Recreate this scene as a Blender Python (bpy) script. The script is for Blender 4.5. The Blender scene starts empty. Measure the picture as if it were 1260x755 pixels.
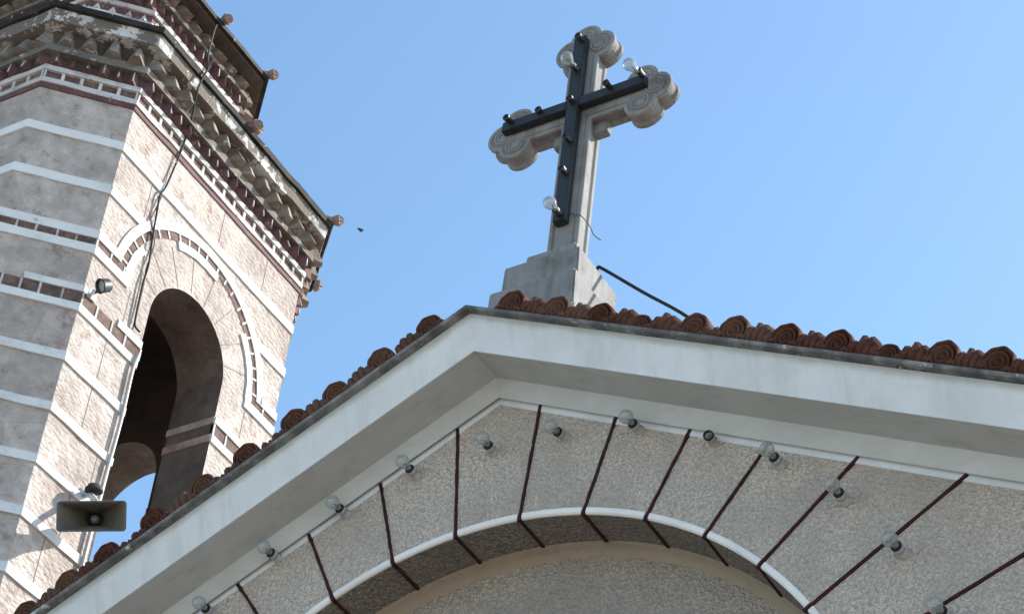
import bpy, bmesh, math, random
from mathutils import Vector, Matrix
random.seed(7)
R = math.radians
sin, cos, tan, pi = math.sin, math.cos, math.tan, math.pi
scene = bpy.context.scene
COL = scene.collection
Z0 = 5.2                       # height of the facade arch centre above the ground

# ------------------------------------------------------------------ camera
cam_d = bpy.data.cameras.new('camera'); cam = bpy.data.objects.new('camera', cam_d); COL.objects.link(cam)
yaw, pitch, roll = R(33.2716142), R(41.0844019), R(6.0798957)
fw = Vector((-sin(yaw)*cos(pitch), cos(yaw)*cos(pitch), sin(pitch)))
rt0 = Vector((cos(yaw), sin(yaw), 0)); up0 = rt0.cross(fw)
rt = cos(roll)*rt0 + sin(roll)*up0; up = -sin(roll)*rt0 + cos(roll)*up0
m = Matrix((rt, up, -fw)).transposed().to_4x4()
m.translation = Vector((4.09062971, -6.22635511, -3.58089188 + Z0))
cam.matrix_world = m
cam_d.sensor_fit = 'HORIZONTAL'; cam_d.sensor_width = 36; cam_d.lens = 77.036
cam_d.clip_start = 0.1; cam_d.clip_end = 3000
scene.camera = cam

# ------------------------------------------------------------------ sky, sun, exposure
SUN_AZ, SUN_EL = R(41.5), R(38.5)            # azimuth measured from +Y towards +X
world = bpy.data.worlds.new('World'); scene.world = world; world.use_nodes = True
wn = world.node_tree; wn.nodes.clear()
sky = wn.nodes.new('ShaderNodeTexSky'); sky.sky_type = 'NISHITA'; sky.sun_disc = False
sky.sun_elevation = SUN_EL; sky.sun_rotation = SUN_AZ
sky.air_density = 1.0; sky.dust_density = 0.6; sky.ozone_density = 1.0
bg = wn.nodes.new('ShaderNodeBackground'); bg.inputs[1].default_value = 0.15
wo = wn.nodes.new('ShaderNodeOutputWorld')
tn = wn.nodes.new('ShaderNodeMix'); tn.data_type = 'RGBA'; tn.blend_type = 'MULTIPLY'; tn.inputs['Factor'].default_value = 1
tn.inputs[7].default_value = (.94, 1.10, 1.10, 1); wn.links.new(sky.outputs[0], tn.inputs[6]); wn.links.new(tn.outputs[2], bg.inputs[0]); wn.links.new(bg.outputs[0], wo.inputs[0])
sun_d = bpy.data.lights.new('sun', 'SUN'); sun_d.energy = 5.0; sun_d.angle = R(0.5); sun_d.color = (1, .95, .87)
sun = bpy.data.objects.new('sun', sun_d); COL.objects.link(sun)
sv = Vector((sin(SUN_AZ)*cos(SUN_EL), cos(SUN_AZ)*cos(SUN_EL), sin(SUN_EL)))
sun.rotation_euler = (-sv).to_track_quat('-Z', 'Y').to_euler(); sun.location = sv*40
scene.view_settings.view_transform = 'Standard'; scene.view_settings.look = 'None'
scene.view_settings.gamma = 1; scene.view_settings.use_curve_mapping = False
scene.view_settings.exposure = 0.85
scene.render.engine = 'CYCLES'
scene.render.resolution_x, scene.render.resolution_y = 1024, 613

# ------------------------------------------------------------------ materials
def mat(name, base, rough=.8, var=.15, vscale=3., bump=0., bscale=40., tint=None, tscale=2., tamt=.5, metal=0., bdist=.01,
        spots=None, spot_scale=6., spot_lo=.6, spot_hi=.7, kind='noise', streak=None, streak_amt=.5, pit=None, blocks=None, rake_dirt=False, each=None):
    m = bpy.data.materials.new(name); m.use_nodes = True
    nt = m.node_tree; N = nt.nodes; L = nt.links
    b = N['Principled BSDF']; b.inputs['Roughness'].default_value = rough; b.inputs['Metallic'].default_value = metal
    tc = N.new('ShaderNodeTexCoord'); co = tc.outputs['Object']
    def noise(scale, detail=5, rgh=.6, src=None):
        n = N.new('ShaderNodeTexNoise'); n.inputs['Scale'].default_value = scale
        n.inputs['Detail'].default_value = detail; n.inputs['Roughness'].default_value = rgh
        L.new(src or co, n.inputs['Vector']); return n.outputs['Fac']
    def ramp(fac, lo, hi):
        r = N.new('ShaderNodeMapRange'); r.inputs['From Min'].default_value = lo; r.inputs['From Max'].default_value = hi
        r.interpolation_type = 'SMOOTHSTEP'; L.new(fac, r.inputs['Value']); return r.outputs['Result']
    def mix(fac, a, c):
        x = N.new('ShaderNodeMix'); x.data_type = 'RGBA'
        if isinstance(fac, float): x.inputs['Factor'].default_value = fac
        else: L.new(fac, x.inputs['Factor'])
        for i, s in ((6, a), (7, c)):
            if isinstance(s, tuple): x.inputs[i].default_value = (*s, 1)
            else: L.new(s, x.inputs[i])
        return x.outputs[2]
    lo = tuple(c*(1-var) for c in base); hi = tuple(min(1, c*(1+var)) for c in base)
    c = mix(ramp(noise(vscale), .3, .7), lo, hi)
    if tint:
        f = ramp(noise(tscale, 6, .65), .42, .72)
        mm = N.new('ShaderNodeMath'); mm.operation = 'MULTIPLY'; mm.inputs[1].default_value = tamt; L.new(f, mm.inputs[0])
        c = mix(mm.outputs[0], c, tint)
    if streak:
        mp = N.new('ShaderNodeMapping'); mp.inputs['Scale'].default_value = streak[1]; L.new(co, mp.inputs['Vector'])
        f = ramp(noise(1., 6, .7, mp.outputs[0]), .45, .75)
        mm = N.new('ShaderNodeMath'); mm.operation = 'MULTIPLY'; mm.inputs[1].default_value = streak_amt; L.new(f, mm.inputs[0])
        c = mix(mm.outputs[0], c, streak[0])
    if spots:
        c = mix(ramp(noise(spot_scale, 4, .7), spot_lo, spot_hi), c, spots)
    if each:                           # every tile fired and weathered a little differently
        oi = N.new('ShaderNodeObjectInfo'); c = mix(oi.outputs['Random'], c, mix(.6, c, each))
    if blocks:
        vb = N.new('ShaderNodeTexVoronoi'); vb.inputs['Scale'].default_value = blocks; L.new(co, vb.inputs['Vector'])
        sp_ = N.new('ShaderNodeSeparateColor'); L.new(vb.outputs['Color'], sp_.inputs[0])
        c = mix(ramp(sp_.outputs[0], .0, 1.), c, mix(.35, c, (.30, .25, .22)))
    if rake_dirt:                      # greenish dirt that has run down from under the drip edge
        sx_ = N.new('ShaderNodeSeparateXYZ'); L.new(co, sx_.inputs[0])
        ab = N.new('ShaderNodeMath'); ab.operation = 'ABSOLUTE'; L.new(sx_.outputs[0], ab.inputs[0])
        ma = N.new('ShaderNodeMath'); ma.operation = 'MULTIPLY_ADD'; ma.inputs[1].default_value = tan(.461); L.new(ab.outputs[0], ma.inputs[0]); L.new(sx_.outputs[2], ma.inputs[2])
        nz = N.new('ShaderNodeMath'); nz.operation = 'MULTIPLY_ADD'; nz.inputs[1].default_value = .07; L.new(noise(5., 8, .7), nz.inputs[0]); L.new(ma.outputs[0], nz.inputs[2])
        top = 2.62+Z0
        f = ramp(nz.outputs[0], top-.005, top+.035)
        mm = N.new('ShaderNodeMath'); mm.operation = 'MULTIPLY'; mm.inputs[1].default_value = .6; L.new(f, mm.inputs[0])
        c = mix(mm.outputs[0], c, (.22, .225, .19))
    L.new(c, b.inputs['Base Color'])
    if bump:
        bp = N.new('ShaderNodeBump'); bp.inputs['Strength'].default_value = bump; bp.inputs['Distance'].default_value = bdist
        if kind == 'stucco':
            v = N.new('ShaderNodeTexVoronoi'); v.feature = 'SMOOTH_F1'; v.inputs['Scale'].default_value = bscale
            v.inputs['Smoothness'].default_value = .6
            wv = N.new('ShaderNodeVectorMath'); wv.operation = 'ADD'
            nn = N.new('ShaderNodeTexNoise'); nn.inputs['Scale'].default_value = bscale*.6; L.new(co, nn.inputs['Vector'])
            sc = N.new('ShaderNodeVectorMath'); sc.operation = 'SCALE'; sc.inputs['Scale'].default_value = 1.2/bscale
            L.new(nn.outputs['Color'], sc.inputs[0]); L.new(co, wv.inputs[0]); L.new(sc.outputs[0], wv.inputs[1])
            L.new(wv.outputs[0], v.inputs['Vector'])
            a = N.new('ShaderNodeMath'); a.operation = 'MULTIPLY_ADD'; a.inputs[1].default_value = -1.1
            L.new(v.outputs['Distance'], a.inputs[0]); L.new(noise(bscale*.35, 6, .7), a.inputs[2])
            L.new(a.outputs[0], bp.inputs['Height'])
            if pit:
                g1 = N.new('ShaderNodeMath'); g1.operation = 'MULTIPLY_ADD'; g1.inputs[1].default_value = .45
                L.new(v.outputs['Distance'], g1.inputs[0]); L.new(noise(bscale*1.6, 3, .6), g1.inputs[2])
                c = mix(ramp(g1.outputs[0], .50, .86), c, pit); L.new(c, b.inputs['Base Color'])
        elif kind == 'stone':
            mp = N.new('ShaderNodeMapping'); mp.inputs['Rotation'].default_value = (.5, .3, .6); mp.inputs['Scale'].default_value = (1, 1, 1.7)
            L.new(co, mp.inputs['Vector'])
            a = N.new('ShaderNodeMath'); a.operation = 'ADD'
            L.new(noise(bscale, 8, .75, mp.outputs[0]), a.inputs[0])
            v = N.new('ShaderNodeTexVoronoi'); v.inputs['Scale'].default_value = bscale*.8; L.new(mp.outputs[0], v.inputs['Vector'])
            a2 = N.new('ShaderNodeMath'); a2.operation = 'MULTIPLY'; a2.inputs[1].default_value = .5; L.new(v.outputs['Distance'], a2.inputs[0])
            L.new(a2.outputs[0], a.inputs[1]); L.new(a.outputs[0], bp.inputs['Height'])
            if pit: c = mix(ramp(noise(bscale*1.3, 6, .8, mp.outputs[0]), .60, .72), c, pit); L.new(c, b.inputs['Base Color'])
        else:
            L.new(noise(bscale, 8, .7), bp.inputs['Height'])
        L.new(bp.outputs[0], b.inputs['Normal'])
    return m
M = {}
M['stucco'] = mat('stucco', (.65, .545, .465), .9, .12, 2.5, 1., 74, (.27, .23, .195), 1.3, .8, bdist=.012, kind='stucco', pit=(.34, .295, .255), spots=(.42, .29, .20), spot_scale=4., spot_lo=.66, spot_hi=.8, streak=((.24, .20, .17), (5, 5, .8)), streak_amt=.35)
M['stucco_tymp'] = mat('tympanum_stucco', (.47, .40, .34), .9, .12, 2.5, 1., 74, (.27, .23, .195), 1.3, .8, bdist=.012, kind='stucco', pit=(.25, .215, .185), spots=(.42, .29, .20), spot_scale=4., spot_lo=.66, spot_hi=.8, streak=((.24, .20, .17), (5, 5, .8)), streak_amt=.35)  # darker copy of the wall stucco: shade of the recess put into the colour
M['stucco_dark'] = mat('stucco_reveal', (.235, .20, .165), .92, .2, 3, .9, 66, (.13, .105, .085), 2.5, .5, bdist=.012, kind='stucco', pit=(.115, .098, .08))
M['ochre'] = mat('ochre_plaster', (.29, .235, .17), .85, .18, 4, .3, 60, (.17, .14, .11), 4, .85)
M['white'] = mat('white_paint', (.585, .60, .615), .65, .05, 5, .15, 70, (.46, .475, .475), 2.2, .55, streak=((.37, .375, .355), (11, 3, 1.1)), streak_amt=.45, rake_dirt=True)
M['trim'] = mat('trim_paint', (.70, .67, .65), .65, .05, 6, .25, 60, (.55, .52, .50), 4, .6)
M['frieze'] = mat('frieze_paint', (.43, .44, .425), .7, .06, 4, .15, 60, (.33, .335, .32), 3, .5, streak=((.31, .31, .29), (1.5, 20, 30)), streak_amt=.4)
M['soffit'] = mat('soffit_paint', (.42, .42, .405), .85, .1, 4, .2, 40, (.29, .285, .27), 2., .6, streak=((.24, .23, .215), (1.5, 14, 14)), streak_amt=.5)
M['drip'] = mat('drip_edge', (.10, .10, .10), .6, .3, 8, .3, 50, (.30, .31, .30), 9, .7, spots=(.42, .44, .43), spot_scale=12, spot_lo=.6, spot_hi=.7)
M['joint'] = mat('joint_red', (.042, .013, .014), .75, .3, 20, .5, 90, (.02, .009, .009), 12, .7)
M['tile'] = mat('terracotta', (.115, .043, .029), .85, .45, 26, 1., 60, (.035, .02, .018), 13, .95, spots=(.55, .50, .45), spot_scale=13, spot_lo=.64, spot_hi=.67, each=(.16, .095, .065), bdist=.014)
M['tileold'] = mat('terracotta_dark', (.11, .05, .038), .85, .4, 14, .9, 70, (.045, .028, .025), 8, .8, spots=(.25, .20, .13), spot_scale=10, spot_lo=.64, spot_hi=.7, bdist=.008)
M['plaster'] = mat('plain_plaster', (.45, .43, .40), .9, .1, 1, .3, 20)
M['stone'] = mat('tower_stone', (.70, .60, .545), .9, .16, 9, 1., 24, (.44, .355, .32), 3.0, .8, bdist=.04, kind='stone', pit=(.25, .20, .175), spots=(.42, .30, .265), spot_scale=6., spot_lo=.56, spot_hi=.70, blocks=2.2)
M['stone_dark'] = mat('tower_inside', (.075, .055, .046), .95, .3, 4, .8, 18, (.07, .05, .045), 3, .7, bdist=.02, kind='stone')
M['mason'] = mat('masonry_joint', (.22, .19, .18), .95, .2, 20)
M['band'] = mat('band_paint', (.66, .655, .655), .8, .06, 8, .4, 50, (.46, .44, .43), 4, .75, spots=(.34, .30, .28), spot_scale=11, spot_lo=.63, spot_hi=.70)
M['brick'] = mat('brick_course', (.14, .085, .068), .9, .4, 12, .9, 50, (.065, .045, .038), 9, .8, bdist=.012)
M['cband'] = mat('cornice_limewash', (.52, .49, .475), .85, .2, 9, .6, 50, (.20, .17, .16), 4.5, 1., spots=(.13, .10, .09), spot_scale=10, spot_lo=.62, spot_hi=.7)
M['reveal'] = mat('reveal_stone', (.145, .108, .092), .92, .25, 4, .9, 20, (.075, .05, .042), 3, .9, bdist=.025, kind='stone')  # tower stone coloured darker to stand for the unlit depth of the openings
M['impost'] = mat('impost_paint', (.40, .315, .285), .85, .2, 6, .5, 40, (.24, .13, .12), 4, .8)
M['maroon'] = mat('maroon_brick', (.115, .046, .045), .8, .3, 10, .6, 50, (.07, .04, .04), 8, .7, spots=(.38, .30, .29), spot_scale=9, spot_lo=.63, spot_hi=.72)
M['cstone'] = mat('cornice_stone', (.145, .122, .105), .9, .3, 9, .9, 40, (.12, .095, .08), 5, .8, bdist=.015, spots=(.55, .53, .51), spot_scale=7, spot_lo=.6, spot_hi=.68)
M['cwhite'] = mat('cornice_whitewash', (.58, .57, .56), .85, .1, 9, .9, 40, (.17, .145, .125), 2.8, 1., bdist=.014, spots=(.14, .115, .095), spot_scale=5, spot_lo=.44, spot_hi=.50)
M['tooth'] = mat('tooth_brick', (.215, .18, .145), .9, .35, 6, .8, 40, (.12, .075, .065), 4, .9, bdist=.012, spots=(.52, .50, .47), spot_scale=5, spot_lo=.6, spot_hi=.7)
M['sheet'] = mat('dark_sheet', (.022, .021, .021), .7, .4, 9, .3, 30, (.06, .05, .043), 8, .5, spots=(.35, .33, .31), spot_scale=9, spot_lo=.66, spot_hi=.7)
M['knob'] = mat('terracotta_knob', (.27, .19, .155), .85, .3, 14, .5, 40, (.13, .075, .06), 14, .8)
M['cross'] = mat('cross_stone', (.245, .243, .24), .85, .2, 9, .7, 60, (.105, .095, .088), 4.5, .9, streak=((.11, .092, .08), (18, 18, 1.2)), streak_amt=.75)
M['black'] = mat('black_iron', (.014, .014, .016), .5, .3, 20, .2, 60)
M['blackrub'] = mat('black_rubber', (.014, .014, .015), .85, .2, 20)
M['porc'] = mat('porcelain', (.36, .36, .35), .45, .15, 30, .1, 60, (.16, .155, .15), 24, .75)
M['brass'] = mat('lamp_thread', (.20, .19, .17), .4, .2, 30, 0, 1, metal=.8)
M['galv'] = mat('galvanised', (.45, .46, .47), .5, .15, 20, .1, 50, metal=.4)
M['horn'] = mat('horn_paint', (.10, .088, .072), .5, .1, 12, .1, 50)
M['hornlight'] = mat('horn_rim', (.42, .40, .37), .5, .1, 12)
M['horndriver'] = mat('horn_driver', (.30, .33, .38), .35, .2, 30, metal=.5)
M['wire'] = mat('wire', (.10, .09, .085), .6, .3, 20)
M['conduit'] = mat('conduit', (.38, .37, .36), .5, .1, 20)
M['glassdisc'] = mat('lamp_lens', (.35, .36, .37), .2, .05, 10)
M['ground'] = mat('paving', (.42, .365, .305), .9, .1, .6, .3, 8, (.33, .285, .24), .3, .6)
M['bird'] = mat('bird', (.03, .03, .035), .7, .1, 10)
for k_ in ('sheet', 'tile', 'tileold', 'joint', 'drip'): M[k_].node_tree.nodes['Principled BSDF'].inputs['Specular IOR Level'].default_value = .12
g = bpy.data.materials.new('bulb_glass'); g.use_nodes = True          # thin dusty glass
gn = g.node_tree; gn.nodes.clear(); GN = gn.nodes.new
go = GN('ShaderNodeOutputMaterial'); tr = GN('ShaderNodeBsdfTransparent'); tr.inputs[0].default_value = (.93, .95, .95, 1)
gl = GN('ShaderNodeBsdfGlossy'); gl.inputs['Roughness'].default_value = .04
df = GN('ShaderNodeBsdfDiffuse'); df.inputs[0].default_value = (.40, .41, .42, 1)
lw = GN('ShaderNodeLayerWeight'); lw.inputs[0].default_value = .35
m1 = GN('ShaderNodeMixShader'); m2 = GN('ShaderNodeMixShader'); mr = GN('ShaderNodeMapRange')
mr.inputs['To Min'].default_value = .30; mr.inputs['To Max'].default_value = .62
gn.links.new(lw.outputs['Facing'], mr.inputs['Value']); gn.links.new(mr.outputs[0], m1.inputs[0])
gn.links.new(tr.outputs[0], m1.inputs[1]); gn.links.new(df.outputs[0], m1.inputs[2])
mr2 = GN('ShaderNodeMapRange'); mr2.inputs['To Min'].default_value = .03; mr2.inputs['To Max'].default_value = .5
gn.links.new(lw.outputs['Fresnel'], mr2.inputs['Value']); gn.links.new(mr2.outputs[0], m2.inputs[0])
gn.links.new(m1.outputs[0], m2.inputs[1]); gn.links.new(gl.outputs[0], m2.inputs[2]); gn.links.new(m2.outputs[0], go.inputs[0]); M['glass'] = g

# ------------------------------------------------------------------ mesh helpers (coordinates in the arch frame; Z0 is added in build)
class MB:
    def __init__(s): s.v = []; s.f = []; s.m = []; s.sm = []
    def add(s, verts, faces, mi=0, smooth=False):
        o = len(s.v); s.v += [tuple(v) for v in verts]
        for f in faces: s.f.append([i+o for i in f]); s.m.append(mi); s.sm.append(smooth)
        return s
    def box(s, a, b, mi=0):
        (x0, y0, z0), (x1, y1, z1) = a, b
        v = [(x0,y0,z0),(x1,y0,z0),(x1,y1,z0),(x0,y1,z0),(x0,y0,z1),(x1,y0,z1),(x1,y1,z1),(x0,y1,z1)]
        return s.add(v, [(0,3,2,1),(4,5,6,7),(0,1,5,4),(1,2,6,5),(2,3,7,6),(3,0,4,7)], mi)
    def loft(s, A, B, mi=0, caps=True, smooth=False):
        n = len(A); f = [(i, (i+1) % n, n+(i+1) % n, n+i) for i in range(n)]
        s.add(list(A)+list(B), f, mi, smooth)
        if caps: s.add(list(A), [tuple(range(n))[::-1]], mi); s.add(list(B), [tuple(range(n))], mi)
        return s
    def tube(s, pts, r, n=8, mi=0, caps=True):
        pts = [Vector(p) for p in pts]; rings = []
        rr = r if isinstance(r, (list, tuple)) else [r]*len(pts)
        ref = None
        for i, p in enumerate(pts):
            d = (pts[min(i+1, len(pts)-1)]-pts[max(i-1, 0)]).normalized()
            if ref is None: ref = d.orthogonal().normalized()
            a = (ref-ref.dot(d)*d).normalized(); b = d.cross(a); ref = a
            rings.append([p+rr[i]*(cos(2*pi*k/n)*a+sin(2*pi*k/n)*b) for k in range(n)])
        for i in range(len(rings)-1): s.loft(rings[i], rings[i+1], mi, False, True)
        if caps: s.add(rings[0], [tuple(range(n))[::-1]], mi); s.add(rings[-1], [tuple(range(n))], mi)
        return s
    def lathe(s, o, axis, prof, n=20, mi=0, smooth=True):
        o = Vector(o); d = Vector(axis).normalized(); a = d.orthogonal().normalized(); b = d.cross(a); rings = []
        for (h, r) in prof: rings.append([o+d*h+max(r, 1e-5)*(cos(2*pi*k/n)*a+sin(2*pi*k/n)*b) for k in range(n)])
        for i in range(len(rings)-1): s.loft(rings[i], rings[i+1], mi, False, smooth)
        return s
    def prism(s, poly, fn, t0, t1, mi=0):
        """poly of 2D points, extruded from t0 to t1 by fn(u, v, t) -> point"""
        return s.loft([fn(u, v, t0) for u, v in poly], [fn(u, v, t1) for u, v in poly], mi)
    def build(s, name, mats, parent=None, loc=None, bevel=0, local=False, fixn=True):
        me = bpy.data.meshes.new(name)
        if parent is not None:
            root = parent
            while root.parent: root = root.parent
            off = Vector(root.location)
        else: off = Vector(loc)+Vector((0, 0, Z0)) if loc else Vector((0, 0, 0))
        if local: off = Vector((0, 0, Z0))
        me.from_pydata([(v[0]-off.x, v[1]-off.y, v[2]+Z0-off.z) for v in s.v], [], s.f)
        if not isinstance(mats, (list, tuple)): mats = [mats]
        for x in mats: me.materials.append(M[x])
        for p, mi, sm in zip(me.polygons, s.m, s.sm): p.material_index = mi; p.use_smooth = sm
        bm = bmesh.new(); bm.from_mesh(me)
        bmesh.ops.remove_doubles(bm, verts=bm.verts, dist=1e-5)
        if fixn: bmesh.ops.recalc_face_normals(bm, faces=bm.faces)
        if bevel:
            ed = [e for e in bm.edges if len(e.link_faces) == 2 and e.calc_face_angle(0) > .6]
            bmesh.ops.bevel(bm, geom=ed, offset=bevel, segments=2, affect='EDGES', clamp_overlap=True)
        bm.to_mesh(me); bm.free()
        o = bpy.data.objects.new(name, me); COL.objects.link(o)
        if parent is not None: o.parent = parent
        elif loc: o.location = off
        return o
def tag(o, label=None, cat=None, group=None, kind=None):
    for k, v in (('label', label), ('category', cat), ('group', group), ('kind', kind)):
        if v: o[k] = v
    return o
def thing(name, loc, label, cat, group=None):
    o = bpy.data.objects.new(name, None); COL.objects.link(o)
    o.location = Vector(loc)+Vector((0, 0, Z0)); o.empty_display_size = .1
    return tag(o, label, cat, group)

# ------------------------------------------------------------------ ground
tag(MB().add([(-400,-400,-Z0),(400,-400,-Z0),(400,400,-Z0),(-400,400,-Z0)], [(0,1,2,3)]).build('ground', 'ground'), kind='structure')

# ------------------------------------------------------------------ church with gable
S = .461; TS = tan(S); XE = 4.4
church = thing('church', (0, 0, -Z0), 'church gable front with rough grey stucco arch, white cornice and terracotta tile edge', 'church')
RA = 1.70; AL = R(5.16)
def arc(r, t0, t1, n):
    return [(r*sin(t0+(t1-t0)*i/n), r*cos(t0+(t1-t0)*i/n)) for i in range(n+1)]
# facade wall, two halves round the arch
w = MB(); XW = 4.05
for sg in (1, -1):
    a = arc(RA, 0, pi/2*sg, 40)
    poly = a+[(RA*sg, -Z0), (XW*sg, -Z0), (XW*sg, 2.46-XW*TS), (0, 2.46)]
    fr = [(x, 0, z) for x, z in poly]
    w.add(fr, [tuple(range(len(fr)))])
w.build('facade_wall', 'stucco', church)
# reveal of the arch
w = MB(); n = 80
pts = [(-RA, -Z0)]+arc(RA, -pi/2, pi/2, n)+[(RA, -Z0)]
for i in range(len(pts)-1):
    (x0, z0), (x1, z1) = pts[i], pts[i+1]
    w.add([(x0,0,z0),(x1,0,z1),(x1,.205,z1),(x0,.205,z0)], [(0,1,2,3)], 0, True)
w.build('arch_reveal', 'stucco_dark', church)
# ochre cove between reveal and tympanum
w = MB(); prof = [(.205, RA), (.215, RA-.006), (.235, RA-.010), (.252, RA-.022), (.262, RA-.042)]
for j in range(4):
    (y0, r0), (y1, r1) = prof[j], prof[j+1]
    a = [(-r0, -Z0)]+arc(r0, -pi/2, pi/2, n)+[(r0, -Z0)]; b = [(-r1, -Z0)]+arc(r1, -pi/2, pi/2, n)+[(r1, -Z0)]
    for i in range(len(a)-1):
        w.add([(a[i][0],y0,a[i][1]),(a[i+1][0],y0,a[i+1][1]),(b[i+1][0],y1,b[i+1][1]),(b[i][0],y1,b[i][1])], [(0,1,2,3)], 0, True)
w.build('arch_moulding', 'ochre', church)
a = [(-RA, -Z0)]+arc(RA, -pi/2, pi/2, n)+[(RA, -Z0)]
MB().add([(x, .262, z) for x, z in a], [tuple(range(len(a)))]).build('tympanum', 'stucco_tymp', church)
# white trim along the arch edge, cut at every joint
KS = list(range(-15, 16, 2))
w = MB(); gap = .011/RA
for k in range(-16, 17, 2):
    t0, t1 = (k-1)*AL+gap, (k+1)*AL-gap
    q = 10
    ring = lambda r, y: [(x, y, z) for x, z in arc(r, t0, t1, q)]
    L = [ring(RA-.001, .010), ring(RA-.0015, .001), ring(RA+.004, -.006), ring(RA+.024, -.0075), ring(RA+.028, -.0045), ring(RA+.029, .003)]
    for i in range(len(L)-1):
        for j in range(q):
            w.add([L[i][j], L[i][j+1], L[i+1][j+1], L[i+1][j]], [(0,1,2,3)], 0, False)
    for e in (0, q): w.add([l[e] for l in L], [tuple(range(len(L)))])
for sg in (1, -1): w.box((min(sg*(RA-.001), sg*(RA+.028)), -.007, -Z0+.3), (max(sg*(RA-.001), sg*(RA+.028)), .004, -.06))
w.build('arch_trim', 'trim', church)
# red joint strips: up the face and back along the reveal
for k in KS:
    t = k*AL; w = MB(); hw = .0078
    rend = 2.378/(cos(t)+abs(sin(t))*TS)
    if abs(t) > 1.2: rend = 2.6
    d = (sin(t), cos(t)); e = (cos(t), -sin(t))
    rnd = random.Random(k)
    rs = [RA-.012+(rend-RA+.012)*i/14 for i in range(15)]
    A = []
    for i, r in enumerate(rs):
        off = rnd.uniform(-.0009, .0009); h = hw*rnd.uniform(.8, 1.15)*(1.25 if i > 12 else 1)
        A.append([(d[0]*r+e[0]*(off+s_*h), y, d[1]*r+e[1]*(off+s_*h)) for s_, y in ((-1, .004), (-.8, -.007), (.8, -.007), (1, .004))])
    for i in range(14): w.loft(A[i], A[i+1], 0, i in (0, 13))
    r0 = RA+.002; r1 = RA-.007
    B = []
    for i in range(7):
        y = .21*i/6-.004; h = hw*rnd.uniform(.85, 1.2)
        B.append([(d[0]*r+e[0]*s_*h, y, d[1]*r+e[1]*s_*h) for s_, r in ((-1, r0), (-.8, r1), (.8, r1), (1, r0))])
    for i in range(6): w.loft(B[i], B[i+1], 0, i in (0, 5))
    w.build('joint_strip', 'joint', church)
# raking cornice
def rake(name, prof, m_, x1=XE, wav=0.):
    w = MB(); nseg = 22
    for sg in (1, -1):
        jz = [0]+[random.uniform(-wav, wav) for _ in range(nseg)]
        secs = [[(sg*x1*i/nseg, y, z-x1*i/nseg*TS+jz[i]) for y, z in prof] for i in range(nseg+1)]
        for i in range(nseg): w.loft(secs[i], secs[i+1], 0, False)
        w.add(secs[-1], [tuple(range(len(prof)))])
    return w.build(name, m_, church)
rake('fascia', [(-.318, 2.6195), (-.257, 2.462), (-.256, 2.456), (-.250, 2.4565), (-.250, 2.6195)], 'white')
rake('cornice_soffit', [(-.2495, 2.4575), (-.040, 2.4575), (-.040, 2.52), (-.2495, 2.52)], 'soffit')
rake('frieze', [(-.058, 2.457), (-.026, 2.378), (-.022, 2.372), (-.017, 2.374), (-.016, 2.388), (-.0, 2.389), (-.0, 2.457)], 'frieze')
rake('painted_strip', [(-.004, 2.345), (-.004, 2.384), (.004, 2.384), (.004, 2.345)], 'white', wav=.0022)
rake('drip_edge', [(-.357, 2.6385), (-.357, 2.628), (-.352, 2.622), (-.25, 2.6198), (-.05, 2.6198), (-.05, 2.6385)], 'drip', 4.5, wav=.001)
# roof: two slopes of barrel tiles running back from the gable
roofm = MB(); ny = 160
for sg in (1, -1):
    x1 = 4.6
    for i in range(3):
        for j in range(ny):
            pass
    ys = [-.30+12.0*j/ny for j in range(ny+1)]
    hz = [.035*abs(sin(pi*(y+.3)/.3)) for y in ys]
    for j in range(ny):
        roofm.add([(0, ys[j], 2.642+hz[j]), (0, ys[j+1], 2.642+hz[j+1]), (sg*x1, ys[j+1], 2.642+hz[j+1]-x1*TS), (sg*x1, ys[j], 2.642+hz[j]-x1*TS)], [(0,1,2,3)])
    roofm.add([(0, -.30, 2.6395), (0, 11.7, 2.6395), (sg*x1, 11.7, 2.6395-x1*TS), (sg*x1, -.30, 2.6395-x1*TS)], [(0,1,2,3)])
roof = roofm.build('roof', 'tileold', church, fixn=False)
MB().tube([(0, y, 2.69) for y in (.9, 4, 8, 11.7)], .1, 12).build('ridge_cap', 'tileold', roof)
# nave walls behind
w = MB()
for x in (-XW, XW):
    w.add([(x, 0, -Z0), (x, 11.6, -Z0), (x, 11.6, 2.46-XW*TS), (x, 0, 2.46-XW*TS)], [(0,1,2,3)])
w.add([(-XW, 11.6, -Z0), (XW, 11.6, -Z0), (XW, 11.6, 2.46-XW*TS), (0, 11.6, 2.6), (-XW, 11.6, 2.46-XW*TS)], [(0,1,2,3,4)])
w.build('nave_wall', 'plaster', church)
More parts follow.
